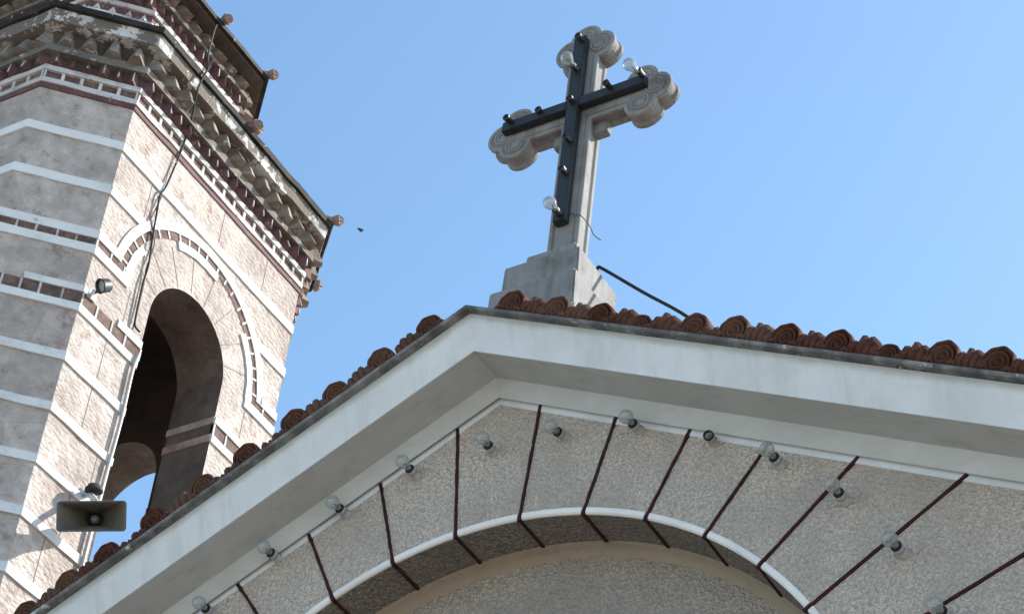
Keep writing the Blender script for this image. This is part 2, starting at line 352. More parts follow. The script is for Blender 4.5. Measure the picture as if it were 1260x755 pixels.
# ornate verge tiles
def tile_mesh(kind):
    w = MB(); rnd = random.Random(kind)
    r = {0: .067, 1: .063, 2: .050, 3: .068}[kind]; zc = {0: .049, 1: .047, 2: .028, 3: .050}[kind]; yf = -.338; n = 18
    half = lambda rr, y: [(rr*1.06, y, zc-rr*.80)]+[(rr*cos(pi*i/n), y, zc+rr*sin(pi*i/n)) for i in range(n+1)]+[(-rr*1.06, y, zc-rr*.80)]
    def ringprof(P):
        for j in range(len(P)-1):
            A, B = half(*P[j]), half(*P[j+1])
            for i in range(n+2): w.add([A[i], A[i+1], B[i+1], B[i]], [(0,1,2,3)], 0, True)
    ringprof([(r*.90, .12), (r*.92, -.27), (r, -.28), (r, yf+.006), (r*.96, yf-.004), (r*.90, yf-.008), (r*.82, yf-.002), (r*.77, yf+.018), (r*.70, yf+.020)])
    w.box((-r*.96, yf+.012, -.012), (r*.96, yf+.05, zc+.02))
    w.lathe((0, yf+.022, zc-.004), (0, -1, 0), [(0, r*.74), (.022, r*.72), (.028, r*.66), (.026, r*.60), (.012, r*.55), (.010, r*.47), (.024, r*.42), (.026, r*.34), (.012, r*.28), (.010, r*.22), (.022, r*.15), (.024, .001)], 18)
    # scroll at the foot of the boss
    for sg in (1, -1):
        w.tube([(sg*(r*.55+.035*t), yf-.002, .010+.03*sin(t*pi)*.5) for t in (0, .25, .5, .75, 1)], [.010, .012, .011, .009, .006], 6)
    # low scalloped flange up to the next tile
    if kind != 2 or True:
        x0 = r*.85; x1 = .235-.055; k = 4
        hs = [(.062, .082, .084, .066)[_]+rnd.uniform(-.006, .006) for _ in range(k)]
        if kind == 3: hs = [.050, .058, .036, .045]
        for i in range(k):
            xa = x0+(x1-x0)*i/k; xb = x0+(x1-x0)*(i+1)/k; c = (xa+xb)/2; rr = (xb-xa)*.62
            w.tube([(c, yf+.03, -.01), (c, yf+.012, hs[i]*.6), (c, yf+.02, hs[i]), (c, yf+.06, hs[i]+.008), (c, .1, hs[i])], rr, 7)
    w.box((-r, yf+.02, -.012), (.235-r, -.1, .020))
    w.v = [(x+rnd.uniform(-.0022, .0022), y+rnd.uniform(-.003, .003), z+rnd.uniform(-.0025, .0025)) for x, y, z in w.v] if False else w.v
    me_o = w.build('verge_tile', 'tile', None, local=True, fixn=True)
    from mathutils import noise as mn
    for v_ in me_o.data.vertices: v_.co += mn.noise_vector(v_.co*32+Vector((kind*7, 0, 0)))*.0045
    return me_o
protos = {k: tile_mesh(k) for k in (0, 1, 2, 3)}
used = set()
def place_tile(kind, x, dz=0, tw=0, m_=None):
    o = protos[kind]
    if kind in used: o = o.copy(); COL.objects.link(o)
    used.add(kind)
    o.parent = roof
    o.location = (x, tw, Z0+2.640-abs(x)*TS+dz)
    o.rotation_euler = (0, S if x > 0 else -S, 0)
    o.scale = (random.uniform(.97, 1.04)*(1 if x > 0 else -1), 1, random.uniform(.95, 1.06))
    return o
rx = [.20, .424, .64]; [place_tile(random.choice((0, 0, 1)), x) for x in rx]
place_tile(2, .835, -.002, .01); place_tile(3, 1.06, .002, .02)
[place_tile(random.choice((0, 0, 1)), x) for x in (1.247, 1.469, 1.680)]
place_tile(2, 1.89, -.004); [place_tile(random.choice((0, 0, 1)), x) for x in (2.086, 2.287, 2.50, 2.715, 2.93, 3.145, 3.36, 3.575, 3.79, 4.0, 4.21)]
[place_tile(random.choice((0, 3, 1)), x, .008) for x in (-.175, -.408, -.629, -.829, -1.063, -1.275, -1.516, -1.748, -1.940, -2.151, -2.37, -2.59, -2.81, -3.03, -3.25, -3.47, -3.69, -3.91, -4.13)]

# ------------------------------------------------------------------ bell tower
TX, TY, A0, H0 = -7.28, 3.755, 1.763, 1.222
tower = thing('bell_tower', (TX, TY, -Z0), 'pinkish grey stone bell tower with white bands, arched belfry and toothed brick cornice', 'bell tower')
def face(k, A=A0, H=H0):
    """frame of face k (0..7, 45 degrees apart): map (u, d, z) -> point, half width"""
    t = k*pi/4; n_ = (cos(t), sin(t)); e_ = (-sin(t), cos(t))
    ap, hw = (A, H) if k % 2 == 0 else ((A+H)/math.sqrt(2), (A-H)/math.sqrt(2))
    return (lambda u, d, z: (TX+n_[0]*(ap+d)+e_[0]*u, TY+n_[1]*(ap+d)+e_[1]*u, z)), hw
OW, ZS, ZB, ZT = .498, 7.49, 3.9, 9.95
TWALL = .47
w = MB(); ins = MB(); rev = MB()
na = 28
for k in range(8):
    P, hw = face(k)
    if k % 2:
        w.add([P(-hw, 0, -Z0), P(hw, 0, -Z0), P(hw, 0, ZT), P(-hw, 0, ZT)], [(0,1,2,3)])
        continue
    hi_ = A0-TWALL
    for sg in (1, -1):
        ar = [(sg*OW*cos(pi/2*i/na), ZS+OW*sin(pi/2*i/na)) for i in range(na+1)]
        for tgt, d, hh, zt in ((w, 0, hw, ZT), (ins, -TWALL, hi_, 9.0)):
            poly = [(0, ZB), (sg*OW, ZB)]+ar+[(0, zt), (sg*hh, zt), (sg*hh, -Z0 if d == 0 else ZB-.2), (0, -Z0 if d == 0 else ZB-.2)]
            tgt.add([P(u, d, z) for u, z in poly], [tuple(range(len(poly)))])
        pr = [(sg*OW, ZB)]+ar
        for i in range(len(pr)-1):
            rev.add([P(pr[i][0], 0, pr[i][1]), P(pr[i+1][0], 0, pr[i+1][1]), P(pr[i+1][0], -TWALL, pr[i+1][1]), P(pr[i][0], -TWALL, pr[i][1])], [(0,1,2,3)], 0, True)
    rev.add([P(-OW, 0, ZB), P(OW, 0, ZB), P(OW, -TWALL, ZB), P(-OW, -TWALL, ZB)], [(0,1,2,3)])
hi_ = A0-TWALL
ins.add([(TX-hi_, TY-hi_, ZB-.2), (TX+hi_, TY-hi_, ZB-.2), (TX+hi_, TY+hi_, ZB-.2), (TX-hi_, TY+hi_, ZB-.2)], [(0,1,2,3)])
ins.add([(TX-hi_, TY-hi_, 9.0), (TX+hi_, TY-hi_, 9.0), (TX+hi_, TY+hi_, 9.0), (TX-hi_, TY+hi_, 9.0)], [(0,1,2,3)])
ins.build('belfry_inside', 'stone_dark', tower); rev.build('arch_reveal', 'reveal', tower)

def strip(w, k, u0, u1, z0, z1, d, jit=.004, m0=False, m1=False, A=A0, H=H0, d0=-.01, mi=0, dtop=None, seg=.16):
    """box along face k; m0/m1: mitre at that end"""
    P, hw = face(k, A, H); n_ = max(1, int(abs(u1-u0)/seg)); secs = []
    dt = d if dtop is None else dtop
    for i in range(n_+1):
        u = u0+(u1-u0)*i/n_
        a, b = (random.uniform(-jit, jit), random.uniform(-jit, jit)) if 0 < i < n_ else (0, 0)
        e = .4142*(-1 if (i == 0 and m0) else 1 if (i == n_ and m1) else 0)
        dj = random.uniform(-jit, jit)*.5 if 0 < i < n_ else 0
        secs.append([P(u+e*d0, d0, z0+a), P(u+e*d, d+dj, z0+a), P(u+e*dt, dt+dj, z1+b), P(u+e*d0, d0, z1+b)])
    for i in range(n_): w.loft(secs[i], secs[i+1], mi, False)
    w.add(secs[0], [(3,2,1,0)], mi); w.add(secs[-1], [(0,1,2,3)], mi)
def course(w, z0, z1, d, jit=.004, A=A0, H=H0, d0=-.01, dtop=None, mi=0, faces=range(8)):
    for k in faces:
        P, hw = face(k, A, H); strip(w, k, -hw, hw, z0, z1, d, jit, True, True, A, H, d0, mi, dtop)
RO = 1.02
def split_course(w, z0, z1, d, cut, jit=.004, mi=0, skip=None):
    """a course interrupted at the openings by half width cut"""
    for k in range(8):
        P, hw = face(k)
        if k % 2 or cut <= 0: strip(w, k, -hw, hw, z0, z1, d, jit, True, True, mi=mi); continue
        if cut < hw:
            strip(w, k, -hw, -cut, z0, z1, d, jit, True, False, mi=mi)
            strip(w, k, cut, hw, z0, z1, d, jit, False, True, mi=mi)
bands = MB(); DB = .016
split_course(bands, 8.60, 8.685, DB, 0)
split_course(bands, 8.115, 8.205, DB, math.sqrt(RO**2-(8.15-7.55)**2)-.03)
for z0, z1, c in ((7.637, 7.715, .985), (7.48, 7.565, .80)): split_course(bands, z0, z1, DB, c)
for z0, z1 in ((6.90, 6.972),): split_course(bands, z0, z1, DB, OW)
for z0, z1 in ((6.42, 6.50), (5.95, 6.022), (5.48, 5.55), (5.02, 5.10), (4.55, 4.625), (4.08, 4.16), (3.6, 3.68)):
    split_course(bands, z0, z1, DB, OW if z0 > ZB else 0)
# the damaged upper strip of the second ladder: in pieces
for k in range(8):
    P, hw = face(k)
    if k == 7: strip(bands, k, -.07, hw, 7.09, 7.15, DB, .004, False, True)
    elif k == 0: strip(bands, k, -hw, -hw+.05, 7.09, 7.15, DB, .003, True); strip(bands, k, -.80, -OW, 7.085, 7.155, DB, .006); strip(bands, k, OW, hw, 7.09, 7.15, DB, .004, False, True)
    elif k % 2: strip(bands, k, -hw, hw, 7.09, 7.15, DB, .004, True, True)
    else: strip(bands, k, -hw, -OW, 7.09, 7.15, DB, .004, True); strip(bands, k, OW, hw, 7.09, 7.15, DB, .004, False, True)
bands.build('painted_band', 'band', tower)
# courses of small brick cells between the strips, with mortar dividers
cells = MB(); divs = MB()
def ladder(z0, z1, cut, step=.15, dd=.004):
    for k in range(8):
        P, hw = face(k)
        spans = [(-hw, hw)] if k % 2 or cut <= 0 else [(-hw, -cut), (cut, hw)]
        for a, b in spans:
            strip(cells, k, a, b, z0, z1, dd, .001, a == -hw, b == hw, d0=-.02)
            n_ = max(1, round((b-a)/step))
            for i in range(n_+(0 if b == hw else 1)):
                u = a+(b-a)*i/n_+random.uniform(-.01, .01)
                strip(divs, k, u-.009, u+.009, z0+.001, z1-.001, .011, .001)
ladder(7.565, 7.637, .87); ladder(6.972, 7.09, OW, .17)
# arch hood of two white rings with brick cells between
ZC = 7.55
def ring(w, k, r0, r1, t0, t1, d, n_=30, zc=ZC, jit=.003):
    P, hw = face(k); secs = []
    for i in range(n_+1):
        t = t0+(t1-t0)*i/n_; ja, jb = random.uniform(-jit, jit), random.uniform(-jit, jit)
        secs.append([P(r_*cos(t), dd_, zc+r_*sin(t)) for r_, dd_ in ((r0+ja, -.01), (r0+ja, d), (r1+jb, d), (r1+jb, -.01))])
    for i in range(n_): w.loft(secs[i], secs[i+1], 0, False)
    w.add(secs[0], [(3,2,1,0)]); w.add(secs[-1], [(0,1,2,3)])
for k in (0, 2, 4, 6):
    hood = MB(); ring(hood, k, .94, RO, R(5.2), R(174.8), DB, 60)
    ring(cells, k, .868, .94, R(1), R(179), .004, 50, jit=.001)
    P, hw = face(k)
    for i in range(1, 22):
        t = pi*i/22+random.uniform(-.02, .02); e = .010
        c_ = lambda r_, s_, d: P(r_*cos(t)-s_*sin(t), d, ZC+r_*sin(t)+s_*cos(t))
        divs.loft([c_(.868, -e, -.01), c_(.94, -e, -.01), c_(.94, e, -.01), c_(.868, e, -.01)], [c_(.869, -e, .011), c_(.939, -e, .011), c_(.939, e, .011), c_(.869, e, .011)])
    # inner white ring survives only in pieces (u runs to the right seen from outside)
    for a, b in ((1, 43), (79, 116), (152, 179)): ring(hood, k, .795, .868, R(a), R(b), DB, 14, jit=.005)
    hood.build('arch_hood', 'band', tower)
o = len(cells.v); cells.v += divs.v; cells.f += [[i+o for i in f] for f in divs.f]; cells.m += [1]*len(divs.f); cells.sm += divs.sm
cells.build('brick_course', ['brick', 'cband'], tower)
# masonry joints: fine dark lines between blocks
mj = MB()
courses = [(8.69, 9.08), (8.21, 8.60), (7.72, 8.11), (7.155, 7.48), (6.505, 6.90), (6.03, 6.42), (5.55, 5.95), (5.105, 5.48), (4.63, 5.02)]
for ci, (z0, z1) in enumerate(courses):
    for k in range(0, 8, 2):
        P, hw = face(k); rnd = random.Random(ci*9+k); u = -hw+rnd.uniform(.25, .6)
        while u < hw-.12:
            zm = (z0+z1)/2
            clear = (OW+.03 if zm < ZS else .8)
            rr = math.hypot(u, max(zm-ZC, 0))
            if (zm > 8.55 or rr > RO+.12) if zm > 7.4 else abs(u) > OW+.06:
                strip(mj, k, u-.004, u+.004, z0, z1, .0025, .001)
            u += rnd.uniform(.5, .85)
for k in (0, 2, 4, 6):
    P, hw = face(k)
    for i in range(1, 9):
        t = pi*i/9; c_ = lambda r_, s_, d: P(r_*cos(t)-s_*sin(t), d, ZC-.05+r_*sin(t)+s_*cos(t)); e = .004
        mj.loft([c_(.51, -e, -.01), c_(.85, -e, -.01), c_(.85, e, -.01), c_(.51, e, -.01)], [c_(.51, -e, .0025), c_(.85, -e, .0025), c_(.85, e, .0025), c_(.51, e, .0025)])
o = len(w.v); w.v += mj.v; w.f += [[i+o for i in f] for f in mj.f]; w.m += [1]*len(mj.f); w.sm += mj.sm
w.build('shaft_wall', ['stone', 'mason'], tower)
# painted imposts carried round into the openings
for k in (0, 2, 4, 6):
    P, hw = face(k)
    for z0, z1, d in ((7.085, 7.15, .012), (6.90, 6.972, .014)):
        for sg in (1, -1):
            w = MB(); w.loft([P(sg*(OW+.01), .002, z0), P(sg*(OW-d), .002, z0), P(sg*(OW-d), .002, z1), P(sg*(OW+.01), .002, z1)],
                   [P(sg*(OW+.01), -TWALL, z0), P(sg*(OW-d), -TWALL, z0), P(sg*(OW-d), -TWALL, z1), P(sg*(OW+.01), -TWALL, z1)])
            w.build('impost', 'impost', tower)

def dogtooth(w, z0, z1, d0, d1, step, A=A0, H=H0, top=.25, rough=.15, faces=range(8), flat=0., edge=0.):
    """bricks laid cornerwise: three sided teeth, wider at the foot"""
    for k in faces:
        P, hw = face(k, A, H); hw += .4142*d0; n_ = max(2, round(2*hw/step))
        for i in range(n_):
            u = -hw+2*hw*(i+.5)/n_+random.uniform(-.01, .01); s_ = step*.49*random.uniform(1-rough, 1+rough); dd = d0+(d1-d0)*random.uniform(1-rough, 1+rough*.4)
            tp = min(1, top*random.uniform(.6, 1.5)); zt = z1-random.uniform(0, .006); fl = flat*random.uniform(.3, 1)*s_
            b_ = [P(u-s_, d0-.02, z0), P(u-fl, dd, z0+.006), P(u+fl+.004, dd, z0+.006), P(u+s_, d0-.02, z0)]
            t_ = [P(u-s_*max(tp, .5), d0-.02, zt), P(u-fl*tp, d0+(dd-d0)*tp, zt), P(u+fl*tp+.004, d0+(dd-d0)*tp, zt), P(u+s_*max(tp, .5), d0-.02, zt)]
            w.loft(b_, t_)
            if random.random() < edge:         # limewash left on the sharp edge of the tooth
                w.tube([Vector(b_[1])+Vector((0, 0, .004)), Vector(t_[1])-Vector((0, 0, random.uniform(.004, .05)))], [.0085, .005], 5, 1)
# lower cornice
w = MB(); course(w, 9.075, 9.125, .012); w.build('maroon_course', 'maroon', tower)
w = MB(); course(w, 9.128, 9.178, .022, .006); course(w, 9.262, 9.315, .03, .006); w.build('cornice_strip', 'cband', tower)
w = MB(); dv = MB()
course(w, 9.178, 9.262, .002, .001)
for k in range(8):
    P, hw = face(k); n_ = round(2*hw/.152)
    for i in range(n_+1):
        u = -hw+2*hw*i/n_; strip(w, k, max(-hw, u-.014), min(hw, u+.014), 9.1785, 9.2615, .02, .001, mi=1)
w.build('brick_course', ['brick', 'cband'], tower)
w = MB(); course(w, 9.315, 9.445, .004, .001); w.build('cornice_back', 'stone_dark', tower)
w = MB(); dogtooth(w, 9.316, 9.44, .006, .085, .138, top=.7, rough=.25, edge=.75); w.build('red_dogtooth', ['maroon', 'cband'], tower)
w = MB(); course(w, 9.445, 9.535, .075, .01, dtop=.06, d0=0); w.build('cornice_slab', 'cstone', tower)
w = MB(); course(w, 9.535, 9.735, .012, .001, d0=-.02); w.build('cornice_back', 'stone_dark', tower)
w = MB(); dogtooth(w, 9.54, 9.732, .015, .155, .196, top=.35, flat=.4, rough=.25); w.build('stone_dogtooth', 'tooth', tower)
w = MB(); course(w, 9.735, 9.855, .135, .012, d0=0, dtop=.15); w.build('cornice_slab', 'cwhite', tower)
w = MB(); course(w, 9.858, 9.905, .18, .008, d0=0, dtop=.19); w.build('roof_edge', 'sheet', tower)
# skirt roof up to the drum
A2, H2 = 1.06, .66
w = MB()
for k in range(8):
    P, hw = face(k, A0+.185, H0+.4142*.185); Q, hq = face(k, A2, H2)
    w.add([P(-hw, 0, 9.9055), P(hw, 0, 9.9055), Q(hq, 0, 10.35), Q(-hq, 0, 10.35)], [(0,1,2,3)])
w.build('skirt_roof', 'tileold', tower)
w = MB()
for k in range(8):
    P, hw = face(k, A2, H2); w.add([P(-hw, 0, 10.3), P(hw, 0, 10.3), P(hw, 0, 11.62), P(-hw, 0, 11.62)], [(0,1,2,3)])
w.build('drum_wall', 'stone', tower)
w = MB(); o2 = dict(A=A2, H=H2)
course(w, 11.00, 11.05, .02, .004, **o2); course(w, 11.15, 11.205, .028, .004, **o2); w.build('drum_strip', 'cband', tower)
w = MB(); course(w, 11.05, 11.15, .003, .001, **o2); course(w, 11.205, 11.34, .003, .001, **o2); n_f = len(w.f); dogtooth(w, 11.051, 11.14, .003, .03, .15, top=.1, **o2)
w.m[n_f:] = [1]*(len(w.f)-n_f); w.build('drum_brick', ['maroon', 'cband'], tower)
w = MB(); dogtooth(w, 11.206, 11.335, .006, .075, .125, top=.7, edge=.5, **o2); w.build('red_dogtooth', ['maroon', 'cband'], tower)
w = MB(); course(w, 11.34, 11.385, .075, .006, d0=0, **o2); w.build('drum_slab', 'cstone', tower)
w = MB(); course(w, 11.385, 11.555, .01, .001, d0=-.02, **o2); w.build('drum_back', 'stone_dark', tower)
w = MB(); dogtooth(w, 11.39, 11.555, .015, .175, .2, top=.3, flat=.35, rough=.25, **o2); w.build('stone_dogtooth', 'tooth', tower)
w = MB(); course(w, 11.557, 11.575, .19, .003, d0=0, **o2); w.build('drum_soffit', 'stone_dark', tower)
w = MB(); course(w, 11.577, 11.625, .23, .006, d0=0, **o2); w.build('roof_edge', 'sheet', tower)
w = MB()
for k in range(8):
    P, hw = face(k, A2+.225, H2+.4142*.225); w.add([P(-hw, 0, 11.626), P(hw, 0, 11.626), (TX, TY, 12.5)], [(0,1,2)])
w.build('tower_roof', 'tileold', tower)
# faceted terracotta knobs along both roof edges
def knob(p, n_, r=.062):
    w = MB(); p = Vector(p); n_ = Vector(n_).normalized()
    w.lathe(p-n_*.10, n_, [(-.03, .02), (.0, .05), (.05, .035), (.07, .04)], 8, smooth=False)
    a = n_.orthogonal().normalized(); b = n_.cross(a); ring_ = []
    for i in range(12):
        rr = r*(1.0 if i % 2 == 0 else .9); ring_.append(p+a*rr*cos(pi*i/6)+b*rr*sin(pi*i/6))
    back = [p-n_*.045+(q-p)*.75 for q in ring_]
    w.loft(back, ring_, 0, False); w.add(back, [tuple(range(12))])
    mid = [p+n_*(.012 if i % 2 else .035)+(q-p)*.55 for i, q in enumerate(ring_)]
    w.loft(ring_, mid, 0, False); tip = p+n_*.05
    for i in range(12): w.add([mid[i], mid[(i+1) % 12], tip], [(0,1,2)])
    return w.build('roof_knob', 'knob', tower)
for (A_, H_, z, dd, mids) in ((A0+.2, H0+.08, 9.955, .03, True), (A2+.23, H2+.095, 11.67, .04, True)):
    for k in range(8):
        P, hw = face(k, A_, H_); Pn, _ = face(k, A_+1, H_+.4142)
        c0 = Vector(P(hw, 0, z)); out = c0-Vector((TX, TY, z)); out.normalize()
        if not (k == 7 and z < 11): knob(c0+out*dd, (out.x, out.y, .12))
        if k % 2 == 0 and mids:
            c0 = Vector(P(0, 0, z)); out = (c0-Vector((TX, TY, z))).normalized(); knob(c0+out*dd, (out.x, out.y, .12))

# ------------------------------------------------------------------ stone cross on the ridge
cross = thing('stone_cross', (0, .42, 2.6), 'weathered grey stone cross with trefoil ends on stepped pedestal at roof apex', 'cross')
LEAN = tan(R(1.35)); ZREF = 3.52
def lx(x, z): return x+(z-ZREF)*LEAN
w = MB()
for (hx, y0, y1, z0, z1) in ((.135, .293, .525, 3.404, 3.52), (.201, .213, .60, 3.20, 3.404), (.228, .150, .68, 2.98, 3.20), (.242, .136, .70, 2.55, 2.98)):
    ins_ = .004
    A_ = [(-hx-.006, y0-.006, z0), (hx+.006, y0-.006, z0), (hx+.006, y1, z0), (-hx-.006, y1, z0)]
    B_ = [(-hx, y0, z1), (hx, y0, z1), (hx, y1, z1), (-hx, y1, z1)]
    w.loft(A_, B_)
w.build('pedestal', 'cross', cross, bevel=.008)
YF, YB = .385, .49; ZX = 4.545; HW = .085
def outline(grow):
    """cross outline with trefoil ends, grown by grow; crossing at (0, 0)"""
    hw = HW+grow; r = .093+grow
    def trefoil(tip):       # points of a trefoil end pointing +v; returned from right side to left
        c1 = tip-.093; c0 = c1-.075; lx_ = .082
        pts = []
        # right side lobe centre (lx_, c0): from stem to meeting with tip lobe
        st = math.asin(max(-1, min(1, 0)))
        a0 = -pi+math.acos(max(-1, min(1, (lx_-hw)/r)))
        dx, dy = -lx_, c1-c0; D = math.hypot(dx, dy); base = math.atan2(dy, dx); al = math.acos(D/2/r)
        a1 = base-al
        for i in range(13): t = a0+(a1-a0)*i/12; pts.append((lx_+r*cos(t), c0+r*sin(t)))
        b0 = math.atan2(-dy, -dx)+al
        tA = b0; tB = pi-b0
        for i in range(1, 12): t = tA+(tB-tA)*i/12; pts.append((r*cos(t), c1+r*sin(t)))
        for i in range(12, -1, -1): t = a0+(a1-a0)*i/12; pts.append((-(lx_+r*cos(t)), c0+r*sin(t)))
        return pts
    top = trefoil(.645); side = trefoil(.53)
    P = []
    P += [(hw, -1.035+(0 if grow > -.001 else -grow*0)), (hw, -hw)]
    P += [(v, -u) for u, v in side]          # right arm: bottom side first
    P = P[:2]+[(v, -u) for u, v in side]
    P += [(hw, hw)]+top+[(-hw, hw)]
    P += [(-v, u) for u, v in side]
    P += [(-hw, -hw), (-hw, -1.035)]
    return P
w = MB()
fn = lambda u, v, y: (lx(u, ZX+v), y, ZX+v)
o0 = outline(0)
lay = [(0, YB), (0, YB-.02), (-.010, YB-.032), (-.010, YF+.032), (0, YF+.022), (0, YF+.004), (-.003, YF), (-.020, YF), (-.026, YF+.008), (-.032, YF+.008), (-.036, YF+.001)]
for i in range(len(lay)-1):
    A_ = [fn(u, v, lay[i][1]) for u, v in outline(lay[i][0])]; B_ = [fn(u, v, lay[i+1][1]) for u, v in outline(lay[i+1][0])]
    w.loft(A_, B_, 0, False)
w.add([fn(u, v, YB) for u, v in o0], [tuple(range(len(o0)))])
w.add([fn(u, v, lay[-1][1]) for u, v in outline(lay[-1][0])], [tuple(range(len(o0)))])
w.build('cross_body', 'cross', cross)
# concentric grooves carved on the nine lobes
for end in (((0, .552), (.082, .477), (-.082, .477)), ((.437, 0), (.362, .082), (.362, -.082)), ((-.437, 0), (-.362, .082), (-.362, -.082))):
    w = MB()
    for (cx, cz) in end:
        for rr in (.048, .030):
            w.tube([fn(cx+rr*cos(2*pi*i/20), cz+rr*sin(2*pi*i/20), YF+.0005) for i in range(21)], .007, 6)
    w.build('lobe_ring', 'cross', cross)
w = MB(); q = .155
w.prism([(-q, -q), (q, -q), (q, q), (-q, q)], fn, YB-.055, YB-.004)
w.build('corner_block', 'cross', cross, bevel=.006)

# lamp rail on the cross
rail = thing('lamp_rail', (0, .36, 3.7), 'black cross shaped iron lamp rail fixed to the front of the stone cross', 'lamp rail')
w = MB(); a, b = .031, 0
w.prism([(-.034, -.80), (.034, -.80), (.034, .52), (-.034, .52)], lambda u, v, y: (lx(u-.006, ZX+v), y, ZX+v), .335, .381); w.build('vertical_bar', 'black', rail, bevel=.003)
w = MB(); w.prism([(-.415, -.03), (-.0345, -.03), (-.0345, .034), (-.415, .034)], lambda u, v, y: (lx(u-.006, ZX+v), y, ZX+v+.02), .338, .381)
w.prism([(.0345, -.03), (.41, -.03), (.41, .034), (.0345, .034)], lambda u, v, y: (lx(u-.006, ZX+v), y, ZX+v+.02), .338, .381); w.build('horizontal_bar', 'black', rail, bevel=.003)
socks = [(.045, 4.992), (.03, 4.768), (.027, 4.527), (.024, 4.25), (.018, 4.027), (.006, 3.747), (-.345, 4.548), (.235, 4.545), (.418, 4.55), (-.17, 4.548)]
for i, (x, z) in enumerate(socks):
    zz = z+.035
    y_end = .288 if i != 9 else .31
    MB().lathe((x, .336, zz), (-.06, -1, -.10), [(0, .001), (0, .016), (.335-y_end-.012, .017), (.335-y_end-.008, .0195), (.335-y_end, .0195), (.335-y_end, .012), (.335-y_end-.006, .010), (.335-y_end-.006, .0)], 12, smooth=False).build('socket', 'black', rail)
def bulb_mesh(w, c, ax, r=.027, n=18):
    """thin walled glass globe with neck: centre c, ax points from the socket to the tip"""
    for rr in (1,):
        prof = [(-r*1.75, r*.40*rr), (-r*1.35, r*.44*rr), (-r*.95, r*.62*rr)]
        prof += [(-r*.72*1+0, r*.70*rr)]
        for i in range(1, 11):
            t = pi-.78-(pi-.78)*i/10
            prof.append((r*rr*cos(t), r*rr*sin(t)))
        w.lathe(c, ax, prof, n)
    return w
def glass(name, c, ax, parent, r=.027):
    w = bulb_mesh(MB(), c, ax, r); o = w.build(name, 'glass', parent)
    s_ = MB(); c = Vector(c); a_ = Vector(ax).normalized(); p = a_.orthogonal().normalized()
    s_.tube([c-a_*r*1.7, c-a_*r*.6], [.006, .003], 8)
    s_.tube([c-a_*r*.6+p*.001, c+p*.010, c+a_*.004-p*.0, c-p*.010, c-a_*r*.6-p*.001], .0009, 5)
    s_.build('filament', 'brass', o)
    return o
for c, ax in (((.004, .235, 3.772), (-.06, -1, -.1)), ((.395, .235, 4.578), (-.3, -1, .15)), ((.028, .225, 4.79), (-.06, -1, -.1))):
    glass('bulb', c, ax, rail, .034)

# ------------------------------------------------------------------ lamps along the facade arch
LP = [((-1.384, 1.618), (-1.380, 1.610), 'glass globe lamp low on the left rake, cut by the bottom edge of the photo'),
 ((-1.074, 1.828), (-1.079, 1.823), 'glass globe lamp on the left rake between the lowest lamp and the third one up'),
 ((-.735, 1.969), (-.744, 1.967), 'glass globe lamp on the left rake, in front of the frieze, third from the bottom'),
 ((-.389, 2.075), (-.402, 2.085), 'glass globe lamp touching the left white strip, next below the apex pair'),
 ((-.007, 2.086), (-.002, 2.089), 'glass globe lamp in the keystone panel right below the gable apex'),
 ((.337, 2.067), (.329, 2.046), 'faint glass globe lamp in the panel just right of the keystone panel'),
 ((.692, 1.989), (.685, 1.985), 'glass globe lamp overlapping the white strip, beside the lamp holder without bulb'),
 ((1.028, 1.828), (1.040, 1.806), 'empty lamp holder with no bulb under the right rake'),
 ((1.324, 1.618), (1.310, 1.626), 'glass globe lamp at a joint end, just right of the empty lamp holder'),
 ((1.585, 1.370), (1.576, 1.380), 'glass globe lamp crossing a red joint, second to the right of the empty holder'),
 ((1.803, 1.074), (1.792, 1.073), 'glass globe lamp crossing the long red joint, lowest one fully in view at right'),
 ((1.960, .759), (1.946, .752), 'glass globe lamp cut by the bottom edge at the right of the arch')]
for i, ((x, z), (x2, z2), lab) in enumerate(LP):
    t = thing('facade_lamp', (x, 0, z), lab, 'lamp', 'lamps along the gable arch')
    ax = Vector((x2-x, -.11, z2-z)).normalized(); o = Vector((x, .004, z)); nob = i == 7
    MB().lathe(o, ax, [(0, .001), (0, .024), (.006, .0245), (.010, .021), (.028, .0195), (.030, .0175), (.033, .0175), (.035, .0222), (.050, .0222), (.056, .0212), (.056, .014), (.030, .013), (.030, .001)], 20).build('socket', 'porc', t)
    MB().lathe(o+ax*.0565, ax, [(0, .0165), (0, .0218), (.012 if nob else .006, .0218), (.012 if nob else .006, .0165), (0, .0165)], 20).build('collar', 'blackrub', t)
    if not nob:
        MB().lathe(o+ax*.054, ax, [(0, .002), (0, .0135), (.018, .0132), (.018, .002)], 16).build('thread', 'brass', t)
        glass('bulb', o+ax*.112, ax, t, .0305)

# ------------------------------------------------------------------ horn loudspeaker on the tower
sp = thing('horn_speaker', (-5.517, 3.05, 5.3), 'grey rectangular horn loudspeaker clamped to the tower wall beside the belfry opening', 'loudspeaker')
u_ = Vector((.40, .255, .062)).normalized(); n0 = Vector((.53, -.85, 0)).normalized()
vv = (Vector((0, 0, 1))*cos(R(29))+n0*sin(R(29))); vv = (vv-vv.dot(u_)*u_).normalized(); nn = u_.cross(vv).normalized()
if nn.dot(n0) < 0: nn = -nn
mc = Vector((-5.115, 2.80, 5.082))
def rr_rect(hw, hh, rad, d, nseg=6):
    pts = []
    for cx, cy, a0 in ((hw-rad, hh-rad, 0), (-hw+rad, hh-rad, 90), (-hw+rad, -hh+rad, 180), (hw-rad, -hh+rad, 270)):
        for i in range(nseg+1): t = R(a0+90*i/nseg); pts.append(mc+u_*(cx+rad*cos(t))+vv*(cy+rad*sin(t))+nn*d)
    return pts
w = MB()
